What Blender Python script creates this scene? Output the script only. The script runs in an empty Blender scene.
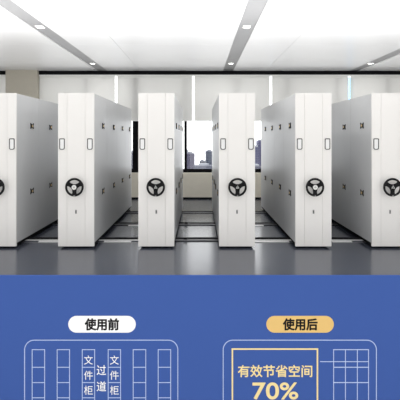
import bpy, bmesh, math
from mathutils import Vector, Matrix
PI = math.pi
S = bpy.context.scene
col = S.collection

# ---------------------------------------------------------------- camera
F = 428.0            # focal length in pixels of a 400 px frame
EYE = 1.687
YF = 6.54            # distance of the cabinet fronts
cam_d = bpy.data.cameras.new('camera'); cam = bpy.data.objects.new('camera', cam_d); col.objects.link(cam)
cam_d.sensor_width = 36; cam_d.lens = F / 400 * 36
cam_d.shift_x = 0.0025; cam_d.shift_y = -0.155
cam_d.clip_start = 0.05; cam_d.clip_end = 4000
cam.location = (0, 0, EYE); cam.rotation_euler = (PI / 2, 0, 0)
S.camera = cam

# ---------------------------------------------------------------- world, light, exposure
W = bpy.data.worlds.new('overcast_sky'); S.world = W; W.use_nodes = True
W.node_tree.nodes['Background'].inputs[0].default_value = (1.0, 0.995, 0.985, 1)
# overcast sky, brightest on the side the windows face (+Y)
_t = W.node_tree.nodes.new('ShaderNodeTexCoord'); _s = W.node_tree.nodes.new('ShaderNodeSeparateXYZ'); _m = W.node_tree.nodes.new('ShaderNodeMapRange')
_m.interpolation_type = 'SMOOTHSTEP'
_m.inputs['From Min'].default_value = 0.0; _m.inputs['From Max'].default_value = 0.7; _m.inputs['To Min'].default_value = 1.36; _m.inputs['To Max'].default_value = 3.0
W.node_tree.links.new(_t.outputs['Generated'], _s.inputs[0]); W.node_tree.links.new(_s.outputs['Y'], _m.inputs['Value'])
W.node_tree.links.new(_m.outputs[0], W.node_tree.nodes['Background'].inputs[1])

def area(name, loc, rot, sx, sy, power, color=(1, 1, 1)):
    l = bpy.data.lights.new(name, 'AREA'); l.shape = 'RECTANGLE'; l.size = sx; l.size_y = sy; l.energy = power; l.color = color
    o = bpy.data.objects.new(name, l); col.objects.link(o); o.location = loc; o.rotation_euler = rot
    return o
area('added_ceiling_fill', (0, 6.0, 2.50), (PI, 0, 0), 12, 1.6, 235, (1, 1, 1))  # added fill without a fixture, washes the near ceiling towards white
area('added_ceiling_fill', (0, 9.2, 2.50), (PI, 0, 0), 12, 4.2, 60, (1, 1, 1))  # second added fill, no fixture, lifts the ceiling above the cabinets

S.view_settings.view_transform = 'Standard'; S.view_settings.look = 'None'
S.view_settings.exposure = 0.0; S.view_settings.gamma = 1.0; S.view_settings.use_curve_mapping = False

# ---------------------------------------------------------------- materials
def mat(name, c, rough=0.5, metal=0.0, spec=0.5, noise=0.0, nscale=20, emit=None, strength=1, bump=0.0, coat=0.0):
    m = bpy.data.materials.new(name); m.use_nodes = True
    nt = m.node_tree; b = nt.nodes['Principled BSDF']
    b.inputs['Base Color'].default_value = (*c, 1); b.inputs['Roughness'].default_value = rough
    b.inputs['Metallic'].default_value = metal; b.inputs['Specular IOR Level'].default_value = spec
    b.inputs['Coat Weight'].default_value = coat
    if noise or bump:
        tc = nt.nodes.new('ShaderNodeTexCoord'); n = nt.nodes.new('ShaderNodeTexNoise')
        n.inputs['Scale'].default_value = nscale; n.inputs['Detail'].default_value = 4
        nt.links.new(tc.outputs['Object'], n.inputs['Vector'])
        if noise:
            r = nt.nodes.new('ShaderNodeValToRGB')
            r.color_ramp.elements[0].position = 0.3; r.color_ramp.elements[1].position = 0.7
            r.color_ramp.elements[0].color = (*[v * (1 - noise) for v in c], 1)
            r.color_ramp.elements[1].color = (*[min(1, v * (1 + noise)) for v in c], 1)
            nt.links.new(n.outputs['Fac'], r.inputs['Fac']); nt.links.new(r.outputs['Color'], b.inputs['Base Color'])
        if bump:
            bp = nt.nodes.new('ShaderNodeBump'); bp.inputs['Strength'].default_value = bump; bp.inputs['Distance'].default_value = 0.01
            nt.links.new(n.outputs['Fac'], bp.inputs['Height']); nt.links.new(bp.outputs['Normal'], b.inputs['Normal'])
    if emit:
        b.inputs['Emission Color'].default_value = (*emit, 1); b.inputs['Emission Strength'].default_value = strength
    return m

M = dict(
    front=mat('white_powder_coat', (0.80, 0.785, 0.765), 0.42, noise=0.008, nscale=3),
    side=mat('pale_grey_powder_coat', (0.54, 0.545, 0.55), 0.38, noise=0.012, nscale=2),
    base=mat('black_base_steel', (0.008, 0.008, 0.009), 0.8, noise=0.1, spec=0.1),
    black=mat('black_plastic', (0.007, 0.007, 0.008), 0.5, noise=0.05, spec=0.12),
    rim=mat('black_rubber', (0.006, 0.006, 0.007), 0.5, noise=0.05, spec=0.2),
    silver=mat('brushed_silver', (0.72, 0.72, 0.70), 0.35, 0.3, noise=0.04),
    grey=mat('grey_metal', (0.28, 0.28, 0.28), 0.4, 0.5, noise=0.05),
    gold=mat('brass', (0.70, 0.52, 0.26), 0.35, 0.6, noise=0.05),
    card=mat('white_card', (0.86, 0.86, 0.86), 0.6, noise=0.01),
    outline=mat('dark_card_frame', (0.03, 0.03, 0.033), 0.4, noise=0.05),
    floor=mat('grey_epoxy', (0.050, 0.056, 0.074), 0.2, noise=0.03, nscale=1.5, spec=0.5),
    wall=mat('warm_plaster', (0.62, 0.60, 0.55), 0.7, noise=0.02, nscale=8),
    sill=mat('beige_plaster', (0.84, 0.79, 0.67), 0.7, noise=0.02, nscale=8),
    column=mat('beige_column_paint', (0.46, 0.43, 0.365), 0.65, noise=0.02, nscale=8),
    ceil=mat('white_gloss_panel', (0.80, 0.80, 0.805), 0.2, noise=0.005, nscale=2, spec=0.35),
    channel=mat('grey_channel', (0.24, 0.24, 0.243), 0.45, noise=0.03),
    dark=mat('black_aluminium', (0.005, 0.005, 0.006), 0.8, noise=0.05, spec=0.1),
    track=mat('white_track', (0.82, 0.82, 0.80), 0.5, noise=0.01),
    steel=mat('rail_steel', (0.25, 0.25, 0.26), 0.3, 1.0, noise=0.03),
    plate=mat('zinc_plate_and_bar_reflection', (0.86, 0.86, 0.85), 0.32, 0.35, noise=0.03),
    blue=mat('printed_blue', (0.051, 0.110, 0.372), 0.75, noise=0.01, nscale=2, spec=0.15),
    white=mat('printed_white', (0.98, 0.98, 0.98), 0.7, noise=0.005, spec=0.15),
    line=mat('printed_pale_blue_line', (0.50, 0.60, 0.86), 0.7, noise=0.005, spec=0.15),
    ink=mat('printed_black', (0.008, 0.008, 0.009), 0.7, noise=0.02, spec=0.15),
    yellow=mat('printed_gold', (0.80, 0.54, 0.20), 0.7, noise=0.005, spec=0.15),
    pale=mat('printed_pale_gold', (0.93, 0.75, 0.37), 0.7, noise=0.005, spec=0.15),
    lamp=mat('spotlight_lens', (0.9, 0.9, 0.9), 0.3, emit=(1, 1, 0.97), strength=4, noise=0.01),
    ground=mat('hazy_city_ground', (0.42, 0.44, 0.50), 0.9, noise=0.15, nscale=0.02),
)

def blind_material():
    m = bpy.data.materials.new('roller_blind_fabric'); m.use_nodes = True; nt = m.node_tree
    b = nt.nodes['Principled BSDF']; out = nt.nodes['Material Output']
    n = nt.nodes.new('ShaderNodeTexNoise'); n.inputs['Scale'].default_value = 60
    r = nt.nodes.new('ShaderNodeValToRGB')
    r.color_ramp.elements[0].color = (0.62, 0.62, 0.61, 1); r.color_ramp.elements[1].color = (0.66, 0.66, 0.65, 1)
    nt.links.new(n.outputs['Fac'], r.inputs['Fac']); nt.links.new(r.outputs['Color'], b.inputs['Base Color'])
    b.inputs['Roughness'].default_value = 0.8
    t = nt.nodes.new('ShaderNodeBsdfTranslucent'); t.inputs['Color'].default_value = (0.90, 0.89, 0.865, 1)
    mx = nt.nodes.new('ShaderNodeMixShader'); mx.inputs[0].default_value = 0.40
    nt.links.new(b.outputs[0], mx.inputs[1]); nt.links.new(t.outputs[0], mx.inputs[2]); nt.links.new(mx.outputs[0], out.inputs['Surface'])
    return m
M['blind'] = blind_material()

def glass_material(name, c):
    m = bpy.data.materials.new(name); m.use_nodes = True; nt = m.node_tree
    out = nt.nodes['Material Output']; nt.nodes.remove(nt.nodes['Principled BSDF'])
    t = nt.nodes.new('ShaderNodeBsdfTransparent'); t.inputs[0].default_value = (*c, 1)
    g = nt.nodes.new('ShaderNodeBsdfGlossy'); g.inputs['Roughness'].default_value = 0.02
    mx = nt.nodes.new('ShaderNodeMixShader'); mx.inputs[0].default_value = 0.06
    nt.links.new(t.outputs[0], mx.inputs[1]); nt.links.new(g.outputs[0], mx.inputs[2]); nt.links.new(mx.outputs[0], out.inputs['Surface'])
    return m
M['glass'] = glass_material('window_glass', (0.97, 0.98, 0.99))
M['blueglass'] = glass_material('blue_tinted_glass', (0.60, 0.82, 0.96))

def facade(name, wall, pane, sx, sz):
    m = bpy.data.materials.new(name); m.use_nodes = True; nt = m.node_tree; b = nt.nodes['Principled BSDF']
    tc = nt.nodes.new('ShaderNodeTexCoord'); sp = nt.nodes.new('ShaderNodeSeparateXYZ'); cb = nt.nodes.new('ShaderNodeCombineXYZ')
    ad = nt.nodes.new('ShaderNodeMath'); ad.operation = 'ADD'
    nt.links.new(tc.outputs['Object'], sp.inputs[0])
    nt.links.new(sp.outputs['X'], ad.inputs[0]); nt.links.new(sp.outputs['Y'], ad.inputs[1])
    nt.links.new(ad.outputs[0], cb.inputs['X']); nt.links.new(sp.outputs['Z'], cb.inputs['Y'])
    k = nt.nodes.new('ShaderNodeTexBrick'); k.offset = 0
    k.inputs['Scale'].default_value = 1; k.inputs['Brick Width'].default_value = sx; k.inputs['Row Height'].default_value = sz
    k.inputs['Mortar Size'].default_value = min(sx, sz) * 0.22
    k.inputs['Color1'].default_value = (*[v * 0.55 for v in pane], 1); k.inputs['Color2'].default_value = (*[v * 0.42 for v in pane], 1); k.inputs['Mortar'].default_value = (*[v * 0.5 for v in wall], 1)
    nt.links.new(cb.outputs[0], k.inputs['Vector']); nt.links.new(k.outputs['Color'], b.inputs['Base Color'])
    b.inputs['Roughness'].default_value = 0.8
    return m

# ---------------------------------------------------------------- helpers
class MB:
    def __init__(s): s.bm = bmesh.new()
    def box(s, a, b, bev=0.0, seg=2):
        c = [(a[i] + b[i]) / 2 for i in range(3)]; d = [abs(b[i] - a[i]) for i in range(3)]
        g = bmesh.ops.create_cube(s.bm, size=1, matrix=Matrix.Translation(c) @ Matrix.Diagonal((*d, 1)))
        if bev:
            es = list({e for v in g['verts'] for e in v.link_edges})
            bmesh.ops.bevel(s.bm, geom=es, offset=bev, segments=seg, affect='EDGES', profile=0.5)
        return s
    def cyl(s, c, r, h, axis='Z', n=24, r2=None):
        R = {'Z': Matrix(), 'Y': Matrix.Rotation(PI / 2, 4, 'X'), 'X': Matrix.Rotation(PI / 2, 4, 'Y')}[axis]
        bmesh.ops.create_cone(s.bm, cap_ends=True, segments=n, radius1=r, radius2=r if r2 is None else r2, depth=h, matrix=Matrix.Translation(c) @ R)
        return s
    def prism(s, pts, y0, y1):
        """outline in x,z extruded between y0 and y1"""
        a = [s.bm.verts.new((x, y0, z)) for x, z in pts]; b = [s.bm.verts.new((x, y1, z)) for x, z in pts]
        s.bm.faces.new(a); s.bm.faces.new(b[::-1]); n = len(pts)
        for i in range(n): s.bm.faces.new((a[(i + 1) % n], a[i], b[i], b[(i + 1) % n]))
        return s
    def ring(s, outer, inner, y0, y1):
        """closed band between two outlines of equal point count (x,z), extruded y0..y1"""
        n = len(outer)
        V = [[s.bm.verts.new((x, y, z)) for x, z in P] for P in (outer, inner) for y in (y0, y1)]
        oa, ob, ia, ib = V
        for i in range(n):
            j = (i + 1) % n
            s.bm.faces.new((oa[i], oa[j], ia[j], ia[i])); s.bm.faces.new((ob[j], ob[i], ib[i], ib[j]))
            s.bm.faces.new((oa[j], oa[i], ob[i], ob[j])); s.bm.faces.new((ia[i], ia[j], ib[j], ib[i]))
        return s
    def torus(s, c, R, r, n=48, k=12):
        V = []
        for i in range(n):
            a = 2 * PI * i / n
            V.append([s.bm.verts.new((c[0] + (R + r * math.cos(2 * PI * j / k)) * math.cos(a), c[1] + r * math.sin(2 * PI * j / k), c[2] + (R + r * math.cos(2 * PI * j / k)) * math.sin(a))) for j in range(k)])
        for i in range(n):
            for j in range(k):
                s.bm.faces.new((V[i][j], V[(i + 1) % n][j], V[(i + 1) % n][(j + 1) % k], V[i][(j + 1) % k]))
        return s
    def build(s, name, m, parent=None, smooth=False):
        bmesh.ops.recalc_face_normals(s.bm, faces=s.bm.faces)
        me = bpy.data.meshes.new(name); s.bm.to_mesh(me); s.bm.free()
        if smooth:
            for p in me.polygons: p.use_smooth = True
        me.materials.append(M[m] if isinstance(m, str) else m)
        o = bpy.data.objects.new(name, me); col.objects.link(o)
        if parent: o.parent = parent
        return o

def tag(o, label=None, cat=None, group=None, kind=None):
    if label: o['label'] = label
    if cat: o['category'] = cat
    if group: o['group'] = group
    if kind: o['kind'] = kind
    return o
def empty(name, loc, label, cat, group=None):
    o = bpy.data.objects.new(name, None); col.objects.link(o); o.location = loc; o.empty_display_size = 0.2
    return tag(o, label, cat, group)
def structure(mb, name, m): return tag(mb.build(name, m), kind='structure')
def rrect(x0, z0, x1, z1, r, n=8, rb=None):
    """rounded rectangle outline; r for the top corners, rb for the bottom ones"""
    rb = r if rb is None else rb; P = []
    for cx, cz, a0, q in ((x1, z1, 0, r), (x0, z1, 90, r), (x0, z0, 180, rb), (x1, z0, 270, rb)):
        ox = cx - q if cx == x1 else cx + q; oz = cz - q if cz == z1 else cz + q
        for i in range(n + 1):
            a = math.radians(a0 + 90 * i / n); P.append((ox + q * math.cos(a), oz + q * math.sin(a)))
    return P

# ---------------------------------------------------------------- room shell
YE = 5.275      # front edge of the floor
YW = 11.85      # window wall
ZC = 3.542      # ceiling
XW = 7.0
LOW = -2.42     # added lower floor in front of the platform, out of view
structure(MB().box((-XW, YE, -0.30), (XW, YW + 0.25, 0)), 'floor', 'floor')
structure(MB().box((-XW, -2, LOW - 0.1), (XW, YE + 0.6, LOW)), 'floor', 'wall')  # unseen floor, given a pale material to bounce fill light upward
# ceiling: gloss panels with thin gaps around recessed channels
STRIPS = [-6.13, -2.67, 0.80, 4.30]; SW = 0.14; YC0 = 3.0
seams_y = [YC0] + [10.18 - 1.66 * k for k in (4, 3, 2, 1, 0)] + [YW + 0.25]
xs = [-XW]
for sx in STRIPS: xs += [sx - SW, sx + SW]
xs.append(XW)
c = MB()
for i in range(0, len(xs), 2):
    a, b = xs[i], xs[i + 1]
    cut = [a] + ([a + 1.04 - SW] if i > 0 and a + 1.04 < b else []) + [b]
    for q in range(len(cut) - 1):
        x0 = cut[q] + (0.003 if q else 0); x1 = cut[q + 1] - (0.003 if q + 1 < len(cut) - 1 else 0)
        for k in range(len(seams_y) - 1):
            if seams_y[k + 1] > seams_y[k]: c.box((x0, seams_y[k] + 0.003, ZC), (x1, seams_y[k + 1] - 0.003, ZC + 0.05))
c.box((-XW - 0.2, YC0, ZC + 0.051), (XW + 0.2, YW + 0.25, ZC + 0.15))
structure(c, 'ceiling', 'ceil')
for i, sx in enumerate(STRIPS):
    structure(MB().box((sx - SW, YC0, ZC + 0.018), (sx + SW, YW + 0.25, ZC + 0.05)), 'trim_%d' % (i + 1), 'channel')
structure(MB().box((-XW - 0.2, YC0, LOW), (-XW, YW + 0.25, ZC + 0.15)), 'wall_left', 'wall')
structure(MB().box((XW, YC0, LOW), (XW + 0.2, YW + 0.25, ZC + 0.15)), 'wall_right', 'wall')
ZS = 0.72
structure(MB().box((-XW, YW, 0), (XW, YW + 0.25, ZS)), 'wall_back', 'sill')
structure(MB().box((-XW, YW - 0.012, 0), (XW, YW, 0.045)), 'baseboard_back', 'dark')
# black header along the ceiling over the windows, and the white blind track under it
structure(MB().box((-XW, YW - 0.03, ZC - 0.105), (XW, YW + 0.13, ZC)), 'trim_5', 'dark')
structure(MB().box((-XW, YW - 0.02, ZC - 0.135), (XW, YW + 0.10, ZC - 0.105)), 'trim_6', 'track')

def wx(px, y=YW): return (px - 199) * y / F
# windows: frame with one pane each
edges = [-52, -2, 40, 87, 135.7, 185.5, 236, 286, 336, 386, 436, 447]
YG = YW + 0.17
for i in range(len(edges) - 1):
    x0, x1 = max(-XW, wx(edges[i], YG)), min(XW, wx(edges[i + 1], YG))
    if x1 - x0 < 0.1: continue
    w0 = 0.082 if edges[i] == 135.7 else 0.042; w1 = 0.082 if edges[i + 1] == 135.7 else 0.036
    f = MB()
    f.box((x0, YW + 0.14, ZS), (x0 + w0, YW + 0.2, ZC)); f.box((x1 - w1, YW + 0.14, ZS), (x1, YW + 0.2, ZC))
    f.box((x0 + w0, YW + 0.14, ZS), (x1 - w1, YW + 0.2, ZS + 0.10)); f.box((x0 + w0, YW + 0.14, ZC - 0.12), (x1 - w1, YW + 0.2, ZC))
    fr = structure(f, 'window_%d' % (i + 1), 'dark')
    MB().box((x0 + w0, YW + 0.165, ZS + 0.10), (x1 - w1, YW + 0.171, ZC - 0.12)).build('pane', 'glass', fr)

# beige column
structure(MB().box((wx(5.5, YW - .15), YW - 0.15, 0), (wx(37.2, YW - .15), YW - 0.001, ZC), 0.004), 'wall_column', 'column')

# ---------------------------------------------------------------- roller blinds
slits = [-40.5, 37.5, 115.7, 193.4, 271.2, 350.0, 428.0]
where = {-1: 'pale roller blind beyond the beige column, cut by the frame', 0: 'pale grey roller blind directly behind the beige column, mostly hidden by it',
         1: 'pale grey roller blind just right of the beige column, above the first grey cabinet flank',
         2: 'pale grey roller blind above the white cabinet third from the column',
         3: 'pale grey roller blind behind the central aisle, above the open view of two towers',
         4: 'off-white roller blind left of the pale blue slit of glass',
         5: 'off-white roller blind right of the pale blue slit of glass'}
BZ = 2.157
for i in range(-1, 6):
    a = wx(slits[i]) if i >= 0 else -XW + 0.02
    b = wx(slits[i + 1])
    if i == 5: b = min(b, XW - 0.02)
    hw = 0.03
    x0, x1 = a + (hw if i >= 0 else 0), b - hw
    x1 = min(x1, XW - 0.02)
    r = empty('roller_blind', ((x0 + x1) / 2, YW + 0.06, BZ), where[i], 'blind', 'roller blinds along the window wall')
    h = (x1 - x0) / 2
    MB().box((-h, -0.0008, 0.02), (h, 0.0008, ZC - 0.14 - BZ)).build('blind_fabric', 'blind', r)
    MB().box((-h, -0.008, 0), (h, 0.008, 0.022), 0.003).build('bottom_bar', 'track', r)
    MB().cyl((0, 0.012, ZC - 0.163 - BZ), 0.022, 2 * h - 0.02, 'X').build('roller_tube', 'track', r)
# blue tinted vertical glass strip that shows in the slit at the right
gs = empty('glass_strip', (wx(350, YW + 0.1), YW + 0.115, BZ - 0.02), 'narrow pale blue glass strip in the gap between two blinds', 'glass strip')
MB().box((-0.05, -0.003, 0.0), (0.05, 0.003, ZC - 0.14 - BZ)).build('tinted_pane', 'blueglass', gs)
MB().box((-0.05, -0.006, -0.02), (0.05, 0.006, 0.0)).build('bottom_clip', 'grey', gs)
# small black mounting clips on the header
for px, lab in ((44, 'small black clip on the window header beside the beige column'), (90, 'small black clip on the header under the left ceiling channel end'),
                (136, 'small black clip on the header above the cabinet third from the column'), (183, 'small black clip on the header nearest the central aisle'),
                (279, 'small black clip on the header next to the fifth cabinet top'), (327, 'small black clip on the header left of the pale blue slit'),
                (375, 'small black clip on the header, last on the right')):
    x = wx(px, YW - 0.05)
    tag(MB().box((x - 0.085, YW - 0.075, ZC - 0.03), (x + 0.085, YW - 0.032, ZC - 0.001), 0.006).build('header_clip', 'dark'), lab, 'clip', 'clips along the window header')

# ---------------------------------------------------------------- downlights
names = {-2.67: 'left', 0.80: 'middle', 4.30: 'right'}
for sx in (-2.67, 0.80, 4.30):
    for k, y in enumerate((10.73, 7.19)):
        lab = 'small square spotlight in the %s ceiling channel, %s' % (names[sx], ('the one nearest the window header', 'the one further out from the window wall')[k])
        r = empty('ceiling_spotlight', (sx, y, ZC + 0.018), lab, 'spotlight', 'spotlights in the ceiling channels')
        o = [(-0.06, -0.06), (0.06, -0.06), (0.06, 0.06), (-0.06, 0.06)]
        b = MB()
        for a_, b_ in (((-0.065, -0.065), (0.065, -0.05)), ((-0.065, 0.05), (0.065, 0.065)), ((-0.065, -0.05), (-0.05, 0.05)), ((0.05, -0.05), (0.065, 0.05))):
            b.box((a_[0], a_[1], -0.012), (b_[0], b_[1], 0))
        b.build('housing', 'track', r)
        MB().box((-0.05, -0.05, -0.008), (0.05, 0.05, 0)).build('lens', 'lamp', r)
        area('spotlight_lamp', (sx, y, ZC + 0.008), (0, 0, 0), 0.09, 0.09, 16, (1, 0.99, 0.97))

# ---------------------------------------------------------------- floor rails
RT = 0.02
gaps = {'between the two cabinets nearest the beige column': (-2.60, -2.2), }
rails = []
for k, (y, lab) in enumerate(((7.05, 'long steel floor rail nearest the blue board, running under all cabinets'), (8.33, 'long steel floor rail in the middle of the three, under the cabinets'),
                              (9.66, 'long steel floor rail closest to the windows, under the cabinets'))):
    r = empty('floor_rail', (0, y, 0), lab, 'rail', 'rails the cabinets roll on')
    MB().box((-4.4, -0.055, 0), (4.4, 0.20, 0.006)).build('rail_bed', 'base', r)
    for x0, x1, mm in ((-4.4, -0.5, 'plate'), (-0.499, 0.699, 'steel'), (0.70, 4.4, 'plate')) if k == 0 else ((-4.4, 4.4, 'steel'),):  # front rail: bright window reflection put into the paler outer bars
        MB().box((x0, -0.052, 0.006), (x1, -0.022, RT), 0.002).build('running_bar', mm, r)
def cover(x0, x1, y, lab):
    o = MB().box((x0, y - 0.135, 0), (x1, y - 0.077, 0.012), 0.003).build('rail_cover_plate', 'plate')
    tag(o, lab, 'plate', 'pale plates along the rails')
cover(-2.60, -2.20, 7.05, 'pale steel plate before the front rail between the two cabinets nearest the column')
cover(-1.54, -1.10, 7.05, 'pale steel plate before the front rail between second and third cabinet')
cover(0.91, 1.46, 7.05, 'long pale steel plate before the front rail between fourth and fifth cabinet')
cover(2.16, 2.48, 7.05, 'pale steel plate before the front rail between fifth and last cabinet')
cover(-1.36, -1.12, 8.33, 'short pale plate on the middle rail between second and third cabinet')
cover(0.98, 1.24, 8.33, 'short pale plate on the middle rail between fourth and fifth cabinet')
for x, y, lab in ((-0.225, 7.05, 'small black stop block on the front rail in the central aisle'), (-0.25, 8.33, 'small black stop block on the middle rail in the central aisle')):
    tag(MB().box((x - 0.03, y - 0.025, RT), (x + 0.03, y + 0.025, RT + 0.03), 0.005).build('rail_stop', 'black'), lab, 'stop block')

# ---------------------------------------------------------------- mobile shelving cabinets
H = 2.374; HW = 0.275; L = 3.66; ZB = 0.075
def link_mesh(name, me, parent, loc=(0, 0, 0), rot=(0, 0, 0), scale=(1, 1, 1)):
    o = bpy.data.objects.new(name, me); col.objects.link(o); o.parent = parent; o.location = loc; o.rotation_euler = rot
    return o
def make_cabinet(style):
    root = bpy.data.objects.new('mobile_shelving_cabinet', None); col.objects.link(root); root.empty_display_size = 0.3
    # front: two stiles and a centre panel with narrow joints
    f = MB(); FD = 0.035
    f.box((-HW, 0, 0.03), (-HW + 0.136, FD, H), 0.0015)
    f.box((HW - 0.136, 0, 0.03), (HW, FD, H), 0.0015)
    f.box((-HW + 0.138, 0.0, 0.03), (HW - 0.138, FD, H), 0.0015)
    f.box((-HW + 0.01, FD - 0.012, 0.04), (HW - 0.01, FD + 0.002, H - 0.01))
    f.build('front_panel', 'front', root)
    # side panels, four bays each side
    seg = (L - FD) / 4
    for s in (-1, 1):
        for k in range(4):
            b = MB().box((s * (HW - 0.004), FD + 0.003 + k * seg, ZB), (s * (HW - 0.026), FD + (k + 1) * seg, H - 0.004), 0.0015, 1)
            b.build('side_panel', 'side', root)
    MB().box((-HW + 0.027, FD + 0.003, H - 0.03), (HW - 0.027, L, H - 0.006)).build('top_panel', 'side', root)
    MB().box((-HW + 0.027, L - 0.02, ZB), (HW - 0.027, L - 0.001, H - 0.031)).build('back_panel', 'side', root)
    MB().box((-HW + 0.027, 0.02, 0.022), (HW - 0.027, L - 0.01, ZB - 0.001)).build('base_frame', 'base', root)
    # label holders
    for s in (-1, 1):
        x = s * 0.213
        o = rrect(x - 0.041, 1.509, x + 0.041, 1.681, 0.014, 6, 0.026); i = rrect(x - 0.030, 1.520, x + 0.030, 1.668, 0.008, 6, 0.018)
        h = MB().ring(o, i, -0.008, -0.0002).build('label_holder', 'outline', root)
        MB().prism(rrect(x - 0.0298, 1.5202, x + 0.0298, 1.6678, 0.008, 6, 0.018), -0.003, -0.0004).build('label_card', 'card', h)
    # handwheel
    WZ = 0.944; wy = -0.085
    w = MB().torus((0, wy, WZ), 0.124, 0.0165).build('handwheel', 'rim', root, True)
    for a in (math.radians(152), math.radians(28), math.radians(270)):
        pts = []
        prof = [(0.018, 0.038), (0.045, 0.032), (0.075, 0.028), (0.10, 0.034), (0.120, 0.054)]
        for r_, h_ in prof: pts.append((r_, h_))
        for r_, h_ in prof[::-1]: pts.append((r_, -h_))
        P = [(r_ * math.cos(a) - t * math.sin(a), WZ + r_ * math.sin(a) + t * math.cos(a)) for r_, t in pts]
        MB().prism(P, wy - 0.008, wy + 0.008).build('spoke', 'black', w)
    MB().cyl((0, wy, WZ), 0.046, 0.034, 'Y', 32).build('hub', 'black', w)
    MB().cyl((0, (wy + 0.017) / 2, WZ), 0.02, -(wy + 0.017), 'Y', 20).build('shaft', 'grey', w)
    yy = wy - 0.017
    def tri(R, a0=90): return [(R * math.cos(math.radians(a0 + 120 * k)), WZ + R * math.sin(math.radians(a0 + 120 * k))) for k in range(3)]
    if style == 'silver':
        MB().cyl((0, yy - 0.003, WZ), 0.036, 0.006, 'Y', 32).build('hub_cap', 'silver', w)['label'] = 'silver round hub cap'
        MB().ring(tri(0.019), tri(0.010), yy - 0.0085, yy - 0.006).build('emblem', 'grey', w)['label'] = 'grey triangular emblem'
    else:
        MB().cyl((0, yy - 0.002, WZ), 0.036, 0.004, 'Y', 32).build('hub_cap', 'black', w)
        b = MB().ring(tri(0.030), tri(0.020), yy - 0.0065, yy - 0.004)
        b.prism([(-0.004, WZ - 0.012), (0.004, WZ - 0.012), (0.0, WZ + 0.008)], yy - 0.0065, yy - 0.004)
        b.build('emblem', 'silver', w)['label'] = 'silver triangular emblem'
    MB().cyl((0.0, wy - 0.002, WZ - 0.128), 0.010, 0.034, 'Y', 12).build('rim_joint', 'grey', w)
    # lock
    lk = MB().box((-0.013, -0.006, 0.53), (0.013, -0.0003, 0.59), 0.003).build('lock_plate', 'grey', root)
    MB().box((-0.004, -0.008, 0.545), (0.004, -0.0062, 0.575)).build('keyhole', 'ink', lk)
    # latches: black butterfly plates with a brass pin
    lm = pm = None
    for s in (-1, 1):
        for k in range(4):
            for z in (1.888, 0.80):
                y = 0.40 + 0.855 * k if s < 0 else (0.63 + 0.905 * k if k < 3 else 3.36)
                if lm is None:
                    b = MB(); hw, hh = 0.066, 0.048
                    b.prism([(-hw, -hh), (-0.012, -0.022), (0.012, -0.022), (hw, -hh), (hw * 0.8, 0), (hw, hh), (0.012, 0.022), (-0.012, 0.022), (-hw, hh), (-hw * 0.8, 0)], -0.011, -0.0002)
                    la = b.build('latch', 'black', root); lm = la.data
                    p = MB().box((-0.024, -0.016, -0.018), (0.024, -0.0113, 0.018), 0.002).build('latch_pin', 'gold', la); pm = p.data
                    p['label'] = 'brass pin'
                else:
                    la = link_mesh('latch', lm, root); p = link_mesh('latch_pin', pm, la); p['label'] = 'brass pin'
                la.rotation_euler = (0, 0, s * PI / 2); la.location = (s * (HW - 0.004), y, z)
    return root
def copy_tree(o, parent=None):
    c = o.copy(); col.objects.link(c); c.parent = parent
    for ch in o.children: copy_tree(ch, c)
    return c
cab_silver = make_cabinet('silver'); cab_dark = make_cabinet('dark')
px = [(-2, 0, 'white mobile shelving cabinet at the far left, half cut off by the frame'),
      (76, 0, 'white mobile shelving cabinet, second from the left, silver hub cap, right flank showing'),
      (156.3, 1, 'white mobile shelving cabinet left of the central aisle, thin sliver of right flank showing'),
      (237, 1, 'white mobile shelving cabinet right of the central aisle, thin sliver of left flank showing'),
      (313.5, 0, 'white mobile shelving cabinet with silver hub cap, second from the right, left flank showing'),
      (390, 1, 'white mobile shelving cabinet at the far right, cut by the frame, dark-hubbed wheel')]
used = {}
for p, st, lab in px:
    src = (cab_silver, cab_dark)[st]
    o = src if st not in used else copy_tree(src); used[st] = 1
    o.location = ((p - 199) * YF / F, YF, 0)
    tag(o, lab, 'shelving cabinet', 'row of mobile shelving cabinets')

# ---------------------------------------------------------------- blue printed board closing off the platform edge
YB = YE - 0.022; KB = F / YB
def bx(p): return (p - 199) / KB
def bz(p): return EYE - (p - 138) / KB
board = empty('infographic_board', (0, YB, LOW), 'large blue printed board with before and after diagrams below the floor edge', 'board')
def part(mb, name, m, label=None):
    o = mb.build(name, m); o.parent = board; o.matrix_parent_inverse = Matrix.Translation((0, -YB, -LOW))
    if label: o['label'] = label
    return o
part(MB().box((-XW, YB, LOW), (XW, YE - 0.001, -0.0005)), 'backing_panel', 'blue')
T = 0.0025
def hline(m, x0, x1, y, w): m.box((bx(x0), YB - T, bz(y + w / 2)), (bx(x1), YB - 0.0003, bz(y - w / 2)))
def vline(m, x, y0, y1, w): m.box((bx(x - w / 2), YB - T, bz(y1)), (bx(x + w / 2), YB - 0.0003, bz(y0)))
def frame(x0, y0, x1, y1, r, w):
    m = MB(); k = 1 / KB
    m.ring(rrect(bx(x0), bz(y1), bx(x1), bz(y0), r * k, 10), rrect(bx(x0 + w), bz(y1 - w), bx(x1 - w), bz(y0 + w), (r - w) * k, 10), YB - T, YB - 0.0003)
    return m
part(frame(24.3, 339.7, 178.2, 452, 10, 0.75), 'diagram_frame', 'line', 'pale rounded outline around the left diagram')
part(frame(222.8, 339.7, 376.7, 452, 10, 0.75), 'diagram_frame', 'line', 'pale rounded outline around the right diagram')
part(MB().prism(rrect(bx(68.3), bz(332.6), bx(135.8), bz(315.8), 8.4 / KB - 1e-4, 12), YB - T, YB - 0.0003), 'title_pill', 'white', 'white pill')
part(MB().prism(rrect(bx(266.3), bz(332.6), bx(333.8), bz(315.8), 8.4 / KB - 1e-4, 12), YB - T, YB - 0.0003), 'title_pill', 'yellow', 'golden pill')
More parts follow.
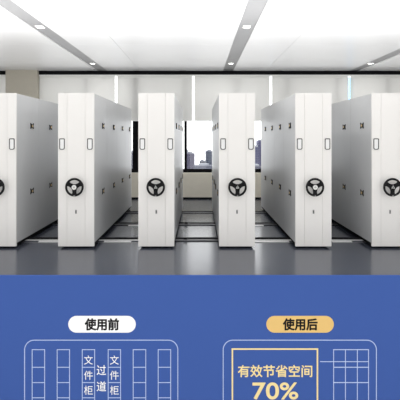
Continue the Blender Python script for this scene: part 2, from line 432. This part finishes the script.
rows = [349.6, 367.2, 382.5, 397.7, 413, 428, 443]
for x0, x1 in ((32.2, 44.7), (57.2, 69.6), (82.3, 94.7), (108.2, 120.6), (133.2, 145.8), (158.2, 170.7)):
    m = MB()
    for y in rows: hline(m, x0 - .35, x1 + .35, y, 0.7)
    for x in (x0, x1):
        for q in range(len(rows) - 1): vline(m, x, rows[q] + .35, rows[q + 1] - .35, 0.7)
    part(m, 'cabinet_column_outline', 'line')
m = MB()
for y in (349.6, 367.2, 382.5): hline(m, 333.2, 368.9, y, 0.8)
hline(m, 320, 368.9, 361.6, 0.7)
for x in (333.6, 345.4, 357.3, 368.5):
    for y0, y1 in ((350, 361.2), (362.0, 366.8), (367.6, 382.1), (382.9, 443)): vline(m, x, y0, y1, 0.7)
part(m, 'cabinet_grid_outline', 'line')
m = MB()
hline(m, 231.6, 318.2, 349.0, 1.5); vline(m, 232.4, 349.75, 446, 1.5); vline(m, 317.4, 349.75, 446, 1.5); hline(m, 231.6, 318.2, 446.7, 1.5)
part(m, 'golden_frame', 'pale')

def text(s, x0, x1, y0, y1, m, name, label, bold=0.0, lay=T):
    """fit the lettering's outline into the given rectangle of the board"""
    cu = bpy.data.curves.new('lettering', 'FONT'); cu.body = s; cu.size = 1; cu.extrude = 0.0; cu.resolution_u = 6
    o = bpy.data.objects.new('lettering', cu); col.objects.link(o)
    bpy.context.view_layer.update()
    dg = bpy.context.evaluated_depsgraph_get()
    me = bpy.data.meshes.new_from_object(o.evaluated_get(dg)); bpy.data.objects.remove(o)
    bm = bmesh.new(); bm.from_mesh(me)
    bmesh.ops.remove_doubles(bm, verts=bm.verts, dist=1e-6)
    X = [v.co.x for v in bm.verts]; Y = [v.co.y for v in bm.verts]
    ax, bx_, ay, by = min(X), max(X), min(Y), max(Y)
    for v in bm.verts:
        u = (v.co.x - ax) / (bx_ - ax); t = (v.co.y - ay) / (by - ay)
        v.co = Vector((bx(x0 + u * (x1 - x0)), YB - lay - 0.0015, bz(y1 + t * (y0 - y1))))
    base = list(bm.faces)
    if bold:                       # heavier strokes: the outline repeated around itself
        for k in range(12):
            d = Vector((bold * math.cos(k * PI / 6), -0.00002 * (k + 1), bold * math.sin(k * PI / 6))) / KB
            d.y = -0.00002 * (k + 1)
            g = bmesh.ops.duplicate(bm, geom=base)
            bmesh.ops.translate(bm, vec=d, verts=[v for v in g['geom'] if isinstance(v, bmesh.types.BMVert)])
    g = bmesh.ops.extrude_face_region(bm, geom=list(bm.faces))
    for v in g['geom']:
        if isinstance(v, bmesh.types.BMVert): v.co.y += 0.0013
    bmesh.ops.recalc_face_normals(bm, faces=bm.faces)
    bm.to_mesh(me); bm.free(); me.materials.clear(); me.materials.append(M[m])
    ob = bpy.data.objects.new(name, me); col.objects.link(ob); ob.parent = board
    ob.matrix_parent_inverse = Matrix.Translation((0, -YB, -LOW)); ob['label'] = label
    return ob
text('使用前', 85.2, 118.6, 318.6, 329.9, 'ink', 'title_lettering', 'black lettering on the white pill', 0.42)
text('使用后', 283.2, 317.2, 318.6, 329.9, 'ink', 'title_lettering', 'black lettering on the golden pill', 0.42)
for x in (88.5, 114.4):
    text('文', x - 4.4, x + 4.4, 355.4, 364.4, 'white', 'diagram_lettering', 'white first character in a cabinet cell', 0.0)
    text('件', x - 4.4, x + 4.4, 370.6, 379.6, 'white', 'diagram_lettering', 'white second character in a cabinet cell', 0.0)
    text('柜', x - 4.4, x + 4.4, 385.6, 394.6, 'white', 'diagram_lettering', 'white third character in a cabinet cell', 0.0)
text('过', 96.8, 106.2, 365.0, 374.8, 'white', 'aisle_lettering', 'white upper aisle character', 0.05)
text('道', 96.8, 106.2, 381.3, 391.0, 'white', 'aisle_lettering', 'white lower aisle character', 0.05)
text('有效节省空间', 238.0, 312.0, 365.0, 376.8, 'pale', 'saving_lettering', 'pale gold characters inside the golden frame', 0.22)
text('70%', 252.8, 297.8, 382.6, 398.9, 'pale', 'saving_lettering', 'pale gold bold percentage figure', 0.42)

# ---------------------------------------------------------------- city beyond the windows
structure(MB().box((-900, 350, -131), (900, 1600, -130)), 'ground', 'ground')
DB = 600
def building(name, x0, x1, ytop, wall, pane, label, depth=26, roof=0, D=DB, mast=False):
    X0, X1 = (x0 - 199) * D / F, (x1 - 199) * D / F; Z = EYE + (138 - ytop) * D / F
    r = empty(name, ((X0 + X1) / 2, D, -130), label, 'building', 'high-rises beyond the windows'); h = (X1 - X0) / 2
    MB().box((-h, 0, 0), (h, depth, Z + 130)).build('tower_block', facade('facade_' + name, wall, pane, 2.2, 3.4), r)
    MB().box((-h * 0.55, 4, Z + 130), (h * 0.5, depth - 4, Z + 130 + 2.2)).build('roof_plant', 'ground', r)
    MB().box((-h - .3, -.3, Z + 129.2), (h + .3, depth + .3, Z + 129.9)).build('parapet', facade('parapet_' + name, wall, wall, 9, 9), r)
    if roof: MB().box((-h, 1, Z + 130), (-h + roof, depth - 1, Z + 135)).build('roof_step', 'ground', r)
building('tower_building', 186.0, 194.6, 153.6, (0.26, 0.24, 0.36), (0.10, 0.10, 0.22), 'purple-grey tower on the left of the central window', roof=3)
building('office_building', 205.5, 213.5, 151.4, (0.22, 0.26, 0.36), (0.08, 0.10, 0.18), 'blue-grey tower on the right of the central window', roof=0)
building('low_building', 194.0, 214.0, 166.0, (0.32, 0.34, 0.44), (0.16, 0.18, 0.28), 'low grey-blue block between the two towers of the central window', D=560)
building('office_building', 199.5, 205.2, 161.5, (0.40, 0.42, 0.50), (0.22, 0.24, 0.34), 'short pale block left of the blue-grey tower', D=640)
building('tower_building', 258.6, 263.5, 141.0, (0.22, 0.21, 0.42), (0.09, 0.09, 0.26), 'tallest violet tower beside the fifth cabinet')
building('office_building', 255.5, 259.2, 147.0, (0.26, 0.26, 0.44), (0.12, 0.12, 0.28), 'violet stepped block left of the tallest tower', D=580)
building('low_building', 252.0, 262.0, 166.5, (0.30, 0.30, 0.40), (0.14, 0.14, 0.22), 'low grey block at the foot of the violet towers', D=540)
building('office_building', 130.0, 135.0, 152.0, (0.24, 0.26, 0.34), (0.10, 0.11, 0.2), 'dark blue block glimpsed beside the wide black mullion')
